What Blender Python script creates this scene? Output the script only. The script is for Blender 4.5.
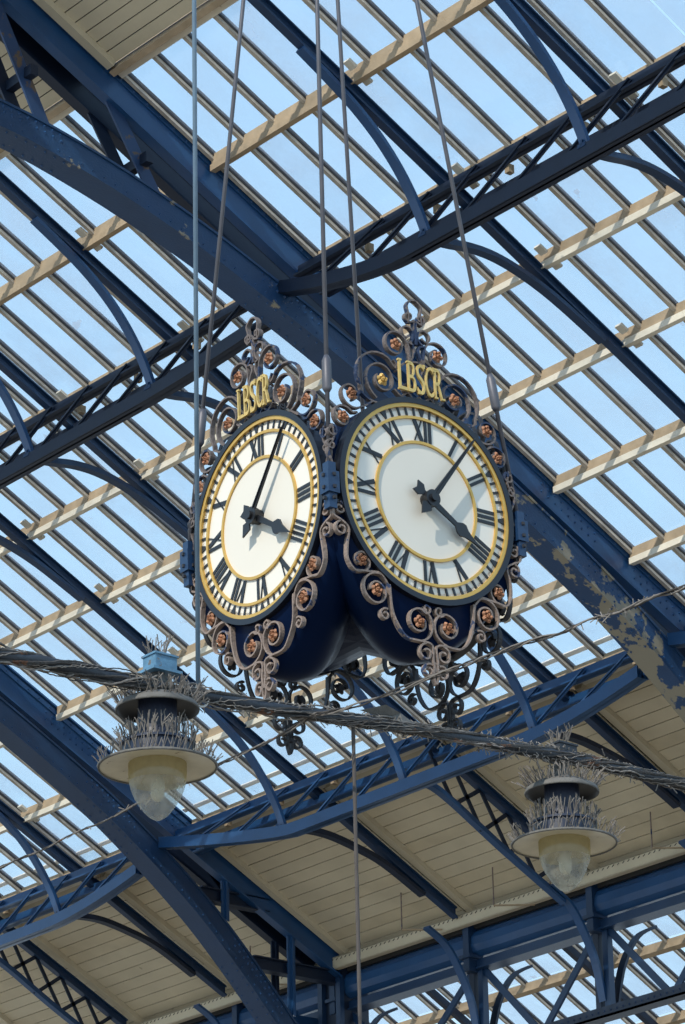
import bpy, bmesh, math, random
from mathutils import Vector, Matrix
random.seed(7)
S = bpy.context.scene
for o in list(bpy.data.objects): bpy.data.objects.remove(o)

# ---------------------------------------------------------------- camera, sky, sun, exposure
# axes: X runs across the station (down the roof slope), Y runs along the platforms, Z is up
cam = bpy.data.objects.new('camera', bpy.data.cameras.new('camera'))
S.collection.objects.link(cam); S.camera = cam
PITCH, RHO, YAW = 0.38951282255112313, 0.02300935293275721, 0.6965109936016366
def to_uvz(w):
    b = YAW
    return Vector((w.x*math.cos(b)+w.y*math.sin(b), -w.x*math.sin(b)+w.y*math.cos(b), w.z))
_F = Vector((0, math.cos(PITCH), math.sin(PITCH))); _R = Vector((1, 0, 0)); _U = _R.cross(_F)
camX = to_uvz(_R*math.cos(RHO)-_U*math.sin(RHO)); camU = to_uvz(_R*math.sin(RHO)+_U*math.cos(RHO)); camF = to_uvz(_F)
EYE = Vector((0, 0, 1.6))
mw = Matrix((camX, camU, -camF)).transposed().to_4x4(); mw.translation = EYE
cam.matrix_world = mw
cam.data.sensor_fit = 'VERTICAL'; cam.data.sensor_height = 24; FPX = 3456.47
cam.data.lens = 24*FPX/1024; cam.data.clip_end = 500
def proj(p):
    d = Vector(p)-EYE; z = d.dot(camF)
    return 342.5+FPX*d.dot(camX)/z, 512-FPX*d.dot(camU)/z
def ray(x, y): return camF*FPX+camX*(x-342.5)-camU*(y-512)
def seen(p, m=40):
    x, y = proj(p); return -m < x < 685+m and -m < y < 1024+m

S.view_settings.view_transform = 'Standard'; S.view_settings.look = 'None'
S.view_settings.gamma = 1; S.view_settings.use_curve_mapping = False
S.view_settings.exposure = 0.0

world = bpy.data.worlds.new('sky'); S.world = world; world.use_nodes = True
wn = world.node_tree.nodes; wl = world.node_tree.links
bg = wn['Background']; tc = wn.new('ShaderNodeTexCoord'); sx = wn.new('ShaderNodeSeparateXYZ')
cr = wn.new('ShaderNodeValToRGB'); wl.new(tc.outputs['Generated'], sx.inputs[0]); wl.new(sx.outputs[2], cr.inputs[0])
e = cr.color_ramp.elements
e[0].position = 0.0; e[0].color = (0.74, 0.88, 1.0, 1)
e[1].position = 1.0; e[1].color = (0.12, 0.30, 0.70, 1)
k = e.new(0.3); k.color = (0.50, 0.77, 1.0, 1)
k = e.new(0.55); k.color = (0.43, 0.69, 0.98, 1)
wl.new(cr.outputs[0], bg.inputs[0]); bg.inputs[1].default_value = 1.15
sun = bpy.data.objects.new('sun', bpy.data.lights.new('sun', 'SUN')); S.collection.objects.link(sun)
sun.data.energy = 4.0; sun.data.angle = math.radians(0.7); sun.data.color = (1.0, 0.93, 0.82)
sun.rotation_euler = Vector((-3, -1, 2.75)).to_track_quat('Z', 'Y').to_euler()
sun.location = (-20, -5, 30)

# ---------------------------------------------------------------- materials
def mat(name, col, rough=0.6, metal=0.0, var=0.25, scale=3.0, col2=None, thr=None, bump=0.0, bscale=40, coat=0, spec=0.5, ramp=None):
    m = bpy.data.materials.new(name); m.use_nodes = True
    nt = m.node_tree; N = nt.nodes; L = nt.links; b = N['Principled BSDF']
    b.inputs['Roughness'].default_value = rough; b.inputs['Metallic'].default_value = metal
    b.inputs['Specular IOR Level'].default_value = spec
    if coat: b.inputs['Coat Weight'].default_value = coat
    geo = N.new('ShaderNodeNewGeometry')
    no = N.new('ShaderNodeTexNoise'); no.inputs['Scale'].default_value = scale; no.inputs['Detail'].default_value = 6
    L.new(geo.outputs['Position'], no.inputs['Vector'])
    mx = N.new('ShaderNodeMix'); mx.data_type = 'RGBA'
    lo = [c*(1-var) for c in col]; hi = [min(1, c*(1+var)) for c in col]
    mx.inputs['A'].default_value = (*lo, 1); mx.inputs['B'].default_value = (*hi, 1)
    L.new(no.outputs['Fac'], mx.inputs['Factor']); out = mx.outputs['Result']
    if col2:
        n2 = N.new('ShaderNodeTexNoise'); n2.inputs['Scale'].default_value = ramp[0] if ramp else 2.2
        n2.inputs['Detail'].default_value = 8; n2.inputs['Roughness'].default_value = 0.6
        L.new(geo.outputs['Position'], n2.inputs['Vector']); f = n2.outputs['Fac']
        if ramp and len(ramp) > 1:                      # the paint has gone further towards the foot of the arch
            sp = N.new('ShaderNodeSeparateXYZ'); L.new(geo.outputs['Position'], sp.inputs[0])
            mr = N.new('ShaderNodeMapRange'); L.new(sp.outputs[0], mr.inputs[0])
            mr.inputs[1].default_value, mr.inputs[2].default_value, mr.inputs[3].default_value, mr.inputs[4].default_value = ramp[1:]
            ad = N.new('ShaderNodeMath'); ad.operation = 'ADD'; L.new(f, ad.inputs[0]); L.new(mr.outputs[0], ad.inputs[1]); f = ad.outputs[0]
        r = N.new('ShaderNodeValToRGB'); r.color_ramp.elements[0].position = thr; r.color_ramp.elements[1].position = thr+0.02
        L.new(f, r.inputs[0])
        m2 = N.new('ShaderNodeMix'); m2.data_type = 'RGBA'
        L.new(r.outputs[0], m2.inputs['Factor']); L.new(out, m2.inputs['A']); m2.inputs['B'].default_value = (*col2, 1)
        out = m2.outputs['Result']
    L.new(out, b.inputs['Base Color'])
    if bump:
        n3 = N.new('ShaderNodeTexNoise'); n3.inputs['Scale'].default_value = bscale; n3.inputs['Detail'].default_value = 5
        L.new(geo.outputs['Position'], n3.inputs['Vector'])
        bp = N.new('ShaderNodeBump'); bp.inputs['Strength'].default_value = bump; bp.inputs['Distance'].default_value = 0.02
        L.new(n3.outputs['Fac'], bp.inputs['Height']); L.new(bp.outputs['Normal'], b.inputs['Normal'])
    return m
M = {}
M['navy'] = mat('navy_paint', (0.009, 0.035, 0.092), 0.42, col2=(0.16, 0.13, 0.09), thr=0.72, ramp=(1.6,), bump=0.15)
M['navy_peel'] = mat('peeling_navy_paint', (0.013, 0.050, 0.130), 0.42, col2=(0.26, 0.23, 0.17), thr=0.635, ramp=(2.4, 24.5, 28.5, 0.0, 0.15), bump=0.2)
M['shaded_navy'] = mat('shaded_navy_paint', (0.006, 0.015, 0.038), 0.5, bump=0.1)  # same navy paint, with shade on far and under sides put into its colour
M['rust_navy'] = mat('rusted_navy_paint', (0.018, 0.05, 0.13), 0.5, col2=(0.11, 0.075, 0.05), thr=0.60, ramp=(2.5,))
M['sunlit_navy'] = mat('sunlit_navy_paint', (0.016, 0.066, 0.172), 0.34, bump=0.1)  # same navy paint, lightened in colour to stand for sun on it
M['gloss_navy'] = mat('glossy_navy_enamel', (0.003, 0.010, 0.036), 0.30, var=0.15, bump=0.10, bscale=5, spec=0.04)
M['cream'] = mat('cream_paint', (0.82, 0.74, 0.60), 0.6, col2=(0.42, 0.33, 0.22), thr=0.68, ramp=(7,), bump=0.15)
M['tan'] = mat('bare_tan_timber', (0.44, 0.33, 0.21), 0.75, var=0.35, scale=6, bump=0.3)
M['board'] = mat('cream_boarding', (0.60, 0.52, 0.37), 0.65, var=0.22, scale=1.6, col2=(0.40, 0.33, 0.22), thr=0.70, ramp=(3.0,))
M['board_b'] = mat('cream_boarding_dirtier', (0.57, 0.485, 0.335), 0.65, var=0.25, scale=2.2, col2=(0.36, 0.30, 0.20), thr=0.68, ramp=(2.6,))
M['bar'] = mat('weathered_grey_timber', (0.50, 0.44, 0.36), 0.7, var=0.5, scale=9, bump=0.3)
M['bead'] = mat('dark_glazing_bead', (0.035, 0.033, 0.034), 0.7)
M['felt'] = mat('roof_felt', (0.05, 0.05, 0.05), 0.9)
M['dial'] = mat('white_dial_enamel', (0.74, 0.70, 0.61), 0.4, var=0.03, scale=2)
M['dial_in'] = mat('cream_dial_centre', (0.70, 0.655, 0.56), 0.45, var=0.04, scale=3)
M['black'] = mat('black_paint', (0.010, 0.011, 0.014), 0.4)
M['casing'] = mat('dark_dial_casing', (0.007, 0.009, 0.016), 0.4)
M['gold'] = mat('gold_leaf', (0.62, 0.38, 0.095), 0.36, metal=0.4, var=0.15, scale=12)
M['goldletter'] = mat('worn_gold_letter', (0.62, 0.44, 0.15), 0.45, metal=0.3, var=0.4, scale=25)
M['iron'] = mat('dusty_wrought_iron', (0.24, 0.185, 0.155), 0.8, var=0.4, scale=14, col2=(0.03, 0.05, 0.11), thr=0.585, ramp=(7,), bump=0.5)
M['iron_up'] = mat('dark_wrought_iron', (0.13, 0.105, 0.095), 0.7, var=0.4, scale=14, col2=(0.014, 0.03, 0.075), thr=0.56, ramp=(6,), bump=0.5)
M['iron_dark'] = mat('shaded_wrought_iron', (0.022, 0.022, 0.026), 0.6, var=0.4, scale=14, bump=0.4)  # shade on the far scrolls is put into this colour; bolts share it
M['copper'] = mat('copper_rosette', (0.34, 0.16, 0.085), 0.65, metal=0.1, var=0.5, scale=30)
M['rosegold'] = mat('gilded_rosette', (0.60, 0.40, 0.13), 0.5, metal=0.2, var=0.4, scale=30)
M['rod'] = mat('grey_rod', (0.10, 0.10, 0.115), 0.5, var=0.4, scale=5, metal=0.3)
M['rodpale'] = mat('pale_blue_conduit', (0.13, 0.20, 0.27), 0.4, var=0.4, scale=6)
M['rope'] = mat('dark_rope', (0.07, 0.06, 0.055), 0.8, var=0.3, scale=20)
M['cable'] = mat('dusty_cable_wrap', (0.055, 0.05, 0.046), 0.85, var=0.6, scale=12, col2=(0.14, 0.065, 0.035), thr=0.62, ramp=(5,), bump=0.8)
M['strand'] = mat('pale_tape_strand', (0.20, 0.18, 0.16), 0.8, var=0.6, scale=14)
M['pipe'] = mat('dark_pipe', (0.022, 0.028, 0.038), 0.6, var=0.5, scale=5, bump=0.3)
M['spike'] = mat('grey_bird_spike', (0.15, 0.135, 0.12), 0.7, var=0.6, scale=12)
M['lampdust'] = mat('dusty_lamp_metal', (0.12, 0.115, 0.105), 0.7, var=0.5, scale=9, bump=0.4)
M['lampnavy'] = mat('navy_lamp_metal', (0.012, 0.02, 0.045), 0.45, var=0.4, scale=6)
M['lampblue'] = mat('faded_blue_lamp_box', (0.085, 0.20, 0.31), 0.5, var=0.5, scale=16, col2=(0.12, 0.11, 0.10), thr=0.6, ramp=(14,), bump=0.3)
M['lampcream'] = mat('yellowed_reflector', (0.66, 0.60, 0.46), 0.45, var=0.25, scale=8, col2=(0.30, 0.22, 0.12), thr=0.68, ramp=(14,))
M['floor'] = mat('pale_concourse_paving', (0.20, 0.165, 0.12), 0.7)
M['wrapper'] = mat('snagged_plastic', (0.6, 0.57, 0.52), 0.5)

def glassmat(name, dirt, tint, dirtcol, sc):
    m = bpy.data.materials.new(name); m.use_nodes = True; nt = m.node_tree; N = nt.nodes; L = nt.links
    N.remove(N['Principled BSDF']); out = N['Material Output']
    t = N.new('ShaderNodeBsdfTransparent'); t.inputs[0].default_value = (*tint, 1)
    d = N.new('ShaderNodeBsdfTranslucent'); d.inputs[0].default_value = (*dirtcol, 1)
    d2 = N.new('ShaderNodeBsdfDiffuse'); d2.inputs[0].default_value = (*dirtcol, 1)
    g = N.new('ShaderNodeBsdfGlossy'); g.inputs['Roughness'].default_value = 0.08
    geo = N.new('ShaderNodeNewGeometry'); no = N.new('ShaderNodeTexNoise'); no.inputs['Scale'].default_value = sc; no.inputs['Detail'].default_value = 7
    L.new(geo.outputs['Position'], no.inputs['Vector'])
    r = N.new('ShaderNodeMapRange'); L.new(no.outputs['Fac'], r.inputs[0])
    r.inputs[1].default_value = 0.3; r.inputs[2].default_value = 0.75; r.inputs[3].default_value = dirt[0]; r.inputs[4].default_value = dirt[1]
    # specks and droppings on the outside of the glass
    n2 = N.new('ShaderNodeTexNoise'); n2.inputs['Scale'].default_value = 3.2; n2.inputs['Detail'].default_value = 3
    L.new(geo.outputs['Position'], n2.inputs['Vector'])
    r2 = N.new('ShaderNodeMapRange'); L.new(n2.outputs['Fac'], r2.inputs[0]); r2.inputs[1].default_value = 0.735; r2.inputs[2].default_value = 0.76; r2.inputs[3].default_value = 0; r2.inputs[4].default_value = 0.35
    ad = N.new('ShaderNodeMath'); ad.operation = 'ADD'; ad.use_clamp = True; L.new(r.outputs[0], ad.inputs[0]); L.new(r2.outputs[0], ad.inputs[1])
    a = N.new('ShaderNodeMixShader'); a.inputs[0].default_value = 0.4; L.new(d.outputs[0], a.inputs[1]); L.new(d2.outputs[0], a.inputs[2])
    b = N.new('ShaderNodeMixShader'); L.new(ad.outputs[0], b.inputs[0]); L.new(t.outputs[0], b.inputs[1]); L.new(a.outputs[0], b.inputs[2])
    c = N.new('ShaderNodeMixShader'); c.inputs[0].default_value = 0.04; L.new(b.outputs[0], c.inputs[1]); L.new(g.outputs[0], c.inputs[2])
    L.new(c.outputs[0], out.inputs['Surface']); return m
M['glass'] = glassmat('roof_glass', (0.02, 0.22), (0.97, 0.985, 1.0), (0.85, 0.87, 0.9), 0.9)
M['glass_b'] = glassmat('dustier_roof_glass', (0.05, 0.32), (0.95, 0.97, 0.99), (0.85, 0.87, 0.9), 1.7)
M['bowl'] = glassmat('clouded_lamp_glass', (0.22, 0.55), (0.88, 0.90, 0.88), (0.58, 0.56, 0.50), 9)
M['bowl_top'] = glassmat('stained_lamp_glass', (0.45, 0.85), (0.85, 0.78, 0.55), (0.50, 0.42, 0.24), 7)

# ---------------------------------------------------------------- mesh helpers
def mesh_obj(name, verts, faces, m, parent=None, smooth=False, mats=None, fm=None):
    me = bpy.data.meshes.new(name); me.from_pydata([tuple(v) for v in verts], [], faces)
    for x in (mats or [m]): me.materials.append(x)
    if fm: me.polygons.foreach_set('material_index', fm)
    if smooth: me.polygons.foreach_set('use_smooth', [True]*len(me.polygons))
    bm = bmesh.new(); bm.from_mesh(me); bmesh.ops.recalc_face_normals(bm, faces=bm.faces); bm.to_mesh(me); bm.free()
    o = bpy.data.objects.new(name, me); S.collection.objects.link(o)
    if parent: o.parent = parent; o.matrix_parent_inverse = parent_inv(parent)
    return o
def parent_inv(p):
    m = Matrix.Identity(4); q = p; chain = []
    while q: chain.append(q); q = q.parent
    for q in reversed(chain): m = m @ q.matrix_parent_inverse @ q.matrix_basis if q.parent else q.matrix_basis.copy()
    return m.inverted()
class B:
    def __init__(s): s.v = []; s.f = []; s.m = []
    def add(s, v, f, mi=0):
        n = len(s.v); s.v += [Vector(p) for p in v]; s.f += [tuple(i+n for i in q) for q in f]; s.m += [mi]*len(f); return s
    def box8(s, p, mi=0):
        return s.add(p, [(0, 1, 2, 3), (7, 6, 5, 4), (0, 4, 5, 1), (1, 5, 6, 2), (2, 6, 7, 3), (3, 7, 4, 0)], mi)
    def box(s, a, b, mi=0):
        (x0, y0, z0), (x1, y1, z1) = a, b
        return s.box8([(x0, y0, z0), (x1, y0, z0), (x1, y1, z0), (x0, y1, z0), (x0, y0, z1), (x1, y0, z1), (x1, y1, z1), (x0, y1, z1)], mi)
    def beam(s, a, b, w, h, up=(0, 0, 1), mi=0):     # w across, h along up
        a = Vector(a); b = Vector(b); d = (b-a).normalized(); sd = d.cross(Vector(up)).normalized(); u = sd.cross(d).normalized()
        r = []
        for p in (a, b):
            r += [p-sd*w/2-u*h/2, p+sd*w/2-u*h/2, p+sd*w/2+u*h/2, p-sd*w/2+u*h/2]
        return s.box8(r, mi)
    def ring(s, sec, closed_ends=True, mi=0, loop=False):   # sec: list of equal length loops
        n = len(sec[0]); base = len(s.v)
        for q in sec: s.v += [Vector(p) for p in q]
        K = len(sec)
        for i in range(K if loop else K-1):
            for j in range(n):
                a = base+i*n; b = base+((i+1) % K)*n
                s.f.append((a+j, a+(j+1) % n, b+(j+1) % n, b+j)); s.m.append(mi)
        if closed_ends and not loop:
            s.f.append(tuple(base+j for j in reversed(range(n)))); s.m.append(mi)
            s.f.append(tuple(base+(K-1)*n+j for j in range(n))); s.m.append(mi)
        return s
    def tube(s, pts, r, n=8, mi=0, closed=False, sq=1.0):
        pts = [Vector(p) for p in pts]; sec = []; K = len(pts); prev = None
        for i, p in enumerate(pts):
            if closed: d = pts[(i+1) % K]-pts[i-1]
            else: d = pts[min(i+1, K-1)]-pts[max(i-1, 0)]
            d.normalize()
            u = prev if prev is not None else (Vector((0, 0, 1)) if abs(d.z) < 0.9 else Vector((1, 0, 0)))
            u = (u-d*u.dot(d)).normalized(); w = d.cross(u); prev = u
            rr = r[i] if isinstance(r, (list, tuple)) else r
            sec.append([p+(u*math.cos(2*math.pi*j/n)*sq+w*math.sin(2*math.pi*j/n))*rr for j in range(n)])
        return s.ring(sec, mi=mi, loop=closed)
    def lathe(s, prof, c=(0, 0, 0), n=32, mi=0):
        c = Vector(c); sec = []
        for r, z in prof: sec.append([c+Vector((r*math.cos(2*math.pi*j/n), r*math.sin(2*math.pi*j/n), z)) for j in range(n)])
        return s.ring(sec, closed_ends=False, mi=mi)
    def obj(s, name, m, parent=None, smooth=False, mats=None): return mesh_obj(name, s.v, s.f, m, parent, smooth, mats, s.m if mats else None)
def thing(name, label, cat, loc=(0, 0, 0), group=None):
    o = bpy.data.objects.new(name, None); S.collection.objects.link(o); o.location = loc; o.empty_display_size = 0.2
    o['label'] = label; o['category'] = cat
    if group: o['group'] = group
    return o
def tag(o, label, cat, group=None):
    o['label'] = label; o['category'] = cat
    if group: o['group'] = group
    return o
def struct(name, loc=(0, 0, 0)):
    o = bpy.data.objects.new(name, None); S.collection.objects.link(o); o.location = loc; o['kind'] = 'structure'; return o
def inst(src, name, parent, mw=None):
    o = src.copy(); S.collection.objects.link(o); o.name = name; o.parent = parent
    return o
def catmull(P, n=6, closed=False):
    P = [Vector(p) for p in P]; out = []; K = len(P)
    for i in range(K if closed else K-1):
        if closed: p0, p1, p2, p3 = P[i-1], P[i], P[(i+1) % K], P[(i+2) % K]
        else: p0, p1, p2, p3 = P[max(i-1, 0)], P[i], P[i+1], P[min(i+2, K-1)]
        for k in range(n):
            t = k/n; out.append(0.5*((2*p1)+(p2-p0)*t+(2*p0-5*p1+4*p2-p3)*t*t+(3*p1-p0-3*p2+p3)*t**3))
    if not closed: out.append(P[-1])
    return out

# ---------------------------------------------------------------- roof
SL = 0.5237
NRM = Vector((SL, 0, 1)).normalized()          # outward normal of the glazed slope
def rz(u): return 20.471-SL*(u-21.466)
def R(u, v, d=0.0): return Vector((u, v, rz(u)))+NRM*d
V_MIN, V_MAX = 17.9, 48.6
ARCH = [27.87, 38.27]                          # near web of each great arch
PUR = [20.10, 21.466, 22.985, 24.20, 25.41, 26.64, 27.86, 29.03]
floor = B().box((-30, -30, -0.2), (60, 75, 0.0)).obj('floor', M['floor']); floor['kind'] = 'structure'
roof = struct('ceiling', (24, 30, 19))
bays = [(17.95, 27.87, 27.85), (28.42, 38.27, 38.04), (38.82, 48.6, 48.23)]
def slab(b, u0, u1, v0, v1, d0, d1, mi=0):
    b.box8([R(u0, v0, d0), R(u1, v0, d0), R(u1, v1, d0), R(u0, v1, d0), R(u0, v0, d1), R(u1, v0, d1), R(u1, v1, d1), R(u0, v1, d1)], mi)
G = 0.56
spare = B(); npane = 0; proto = {}
for (v0, v1, first) in bays:
    vs = []; v = first
    while v > v0+0.05: vs.append(v); v -= G
    for v in vs:                                # glazing bars, one length from the boarding to the eaves purlin
        vis = any(seen(R(u, v), 30) for u in (20.1, 22, 24, 26, 28, 29))
        if not vis: continue
        b = B(); slab(b, 20.14, 29.15, v-0.026, v+0.026, -0.045, 0.05, 0)
        slab(b, 20.14, 29.15, v-0.036, v-0.026, -0.006, 0.055, 1); slab(b, 20.14, 29.15, v+0.026, v+0.036, -0.006, 0.055, 1)
        b.obj('glazing_bar', M['bar'], roof, mats=[M['bar'], M['bead']])
    edges = [v1]+[v for v in vs if v < v1-0.06]+[v0]
    for a, c in zip(edges, edges[1:]):
        lo, hi = c+0.018, a-0.018
        if hi-lo < 0.06: continue
        for i in range(len(PUR)-1):
            u0, u1 = PUR[i]+0.01, PUR[i+1]-0.01
            ctr = R((u0+u1)/2, (lo+hi)/2)
            tilt = random.uniform(-0.004, 0.004)
            if seen(ctr, 55) and npane < 300:
                key = (i, round(hi-lo, 3))
                if key not in proto:
                    b = B(); cc = R((u0+u1)/2, 0); h = (hi-lo)/2
                    b.box8([R(u0, -h, .02)-cc, R(u1, -h, .02)-cc, R(u1, h, .02)-cc, R(u0, h, .02)-cc, R(u0, -h, .026)-cc, R(u1, -h, .026)-cc, R(u1, h, .026)-cc, R(u0, h, .026)-cc])
                    o = b.obj('pane', M['glass'], roof)
                    o2 = o.copy(); o2.data = o.data.copy(); o2.data.materials[0] = M['glass_b']
                    proto[key] = (o.data, o2.data); bpy.data.objects.remove(o2); bpy.data.objects.remove(o)
                o = bpy.data.objects.new('pane', proto[key][0 if random.random() < .6 else 1]); S.collection.objects.link(o)
                o.parent = roof; o.matrix_parent_inverse = parent_inv(roof)
                o.location = ctr+NRM*tilt; npane += 1
            else:
                slab(spare, u0, u1, lo, hi, .02, .026)
o = spare.obj('pane_field', M['glass'], roof); o['kind'] = 'stuff'
# purlins: a bare timber above a cream painted timber
RAFT = [20.25, 22.8, 25.35, 30.4, 32.95, 35.5, 40.85, 43.4, 46.0]
for (v0, v1, first) in bays:
    for i, u in enumerate(PUR):
        if not any(seen(R(u, v), 40) for v in (v0, v0+2.5, v0+5, v0+7.5, v1)): continue
        if i in (0,):
            b = B(); slab(b, u-0.02, u+0.05, v0, v1, -0.13, 0.06); b.obj('boarding_trim', M['tan'], roof)
            b = B(); slab(b, u+0.05, u+0.13, v0, v1, -0.06, 0.06); b.obj('boarding_fillet', M['cream'], roof); continue
        z0 = rz(u); w = 0.075
        top = 0.135 if i != len(PUR)-1 else 0.12
        b = B(); b.box((u, v0, z0-0.11), (u+w, v1, z0+0.02)); b.obj('purlin', M['tan'], roof)
        b = B(); b.box((u-0.018, v0, z0-0.19), (u+w-0.015, v1, z0-0.11)); b.obj('purlin_facing', M['cream'] if i > 1 else M['tan'], roof)  # highest purlin's facing is tan: its missing sun is put into the colour
        if i == len(PUR)-1:
            b = B(); slab(b, u+0.06, u+0.24, v0, v1, -0.06, 0.02); b.obj('eaves_board', M['cream'], roof)
            b = B(); slab(b, u-0.20, u-0.14, v0, v1, 0.04, 0.06); b.obj('flashing', M['cream'], roof)
        for rv in RAFT:
            if v0 < rv < v1 and seen(R(u, rv), 20) and 0 < i < len(PUR)-1:
                for ua in (u-0.13, u+0.09):
                    b = B(); slab(b, ua, ua+0.11, rv-0.17, rv-0.065, -0.085, -0.05); b.obj('cleat', M['cream'], roof)
# boarding, board by board
cells = []
for (v0, v1, first) in bays:
    c = [v0]+[r for r in RAFT if v0 < r < v1]+[v1]; cells += list(zip(c, c[1:]))
nb = 0; extra = B()
for (ua, ub) in ((16.0, 20.06), (29.24, 32.0)):
    n = int(round((ub-ua)/(0.145 if ua < 20 else 0.184))); st = (ub-ua)/n
    for (c0, c1) in cells:
        for k in range(n):
            u0 = ua+k*st+0.006; u1 = ua+(k+1)*st-0.006; d = -0.05+random.uniform(-0.003, 0.003)
            vis = any(seen(R((u0+u1)/2, v), 15) for v in (c0, (c0+c1)/2, c1))
            if vis and nb < 298:
                b = B(); slab(b, u0, u1, c0+0.05, c1-0.02, d, d+0.02)
                b.obj('board', M['board'] if random.random() < .65 else M['board_b'], roof); nb += 1
            else: slab(extra, u0, u1, c0+0.05, c1-0.02, d, d+0.02)
o = extra.obj('board_field', M['board'], roof); o['kind'] = 'stuff'
b = B(); slab(b, 15.8, 20.06, V_MIN, V_MAX, -0.02, 0.03); slab(b, 29.2, 32.4, V_MIN, V_MAX, -0.02, 0.03)
b.obj('felt', M['felt'], roof)
for rv in RAFT+[27.87, 38.27]:                   # cream trims on the platform side of every rafter, over the boarding
    for (ua, ub) in ((16.0, 20.05), (29.24, 31.95)):
        if not any(seen(R(u, rv), 30) for u in (ua, (ua+ub)/2, ub)): continue
        off = 0.0 if rv in (27.87, 38.27) else 0.07
        b = B(); slab(b, ua, ub, rv-off-0.13, rv-off-0.01, -0.13, -0.05)
        b.obj('boarding_batten', M['board'], roof)
print('panes', npane, 'boards', nb)

# ---------------------------------------------------------------- great arches
LOWER = [(15.0, -3.9), (16.8, -2.6), (18.57, -1.74), (19.94, -1.27), (21.3, -0.95), (22.2, -0.82), (23.2, -0.70), (24.5, -0.60), (25.8, -0.54),
         (27.4, -0.58), (28.3, -0.70), (29.0, -0.86), (29.6, -1.05), (30.4, -1.42), (31.2, -1.90), (31.9, -2.45)]
low = catmull([(u, 0, rz(u)+d) for u, d in LOWER], 4)
def offs(path, t):
    out = []
    for i, p in enumerate(path):
        d = (path[min(i+1, len(path)-1)]-path[max(i-1, 0)]).normalized(); n = Vector((-d.z, 0, d.x))
        if n.z > 0: n = -n
        out.append(p+n*t)
    return out
def prism(b, top, bot, v0, v1, mi=0):
    b.ring([[(t.x, v0, t.z), (t.x, v1, t.z), (q.x, v1, q.z), (q.x, v0, q.z)] for t, q in zip(top, bot)], mi=mi)
def rivets(b, pts, nrm, r=0.016):
    r *= 1.25
    nrm = Vector(nrm)
    for p in pts:
        p = Vector(p); a = Vector((0, 0, 1)) if abs(nrm.z) < .8 else Vector((1, 0, 0)); x = nrm.cross(a).normalized(); y = nrm.cross(x)
        b.add([p+x*r, p+y*r, p-x*r, p-y*r, p+nrm*r*0.9], [(0, 1, 4), (1, 2, 4), (2, 3, 4), (3, 0, 4)])
def line_pts(path, step):
    out = []; acc = 0
    for a, c in zip(path, path[1:]):
        L = (c-a).length; t = step-acc
        while t < L: out.append(a.lerp(c, t/L)); t += step
        acc = (acc+L) % step
    return out
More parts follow.
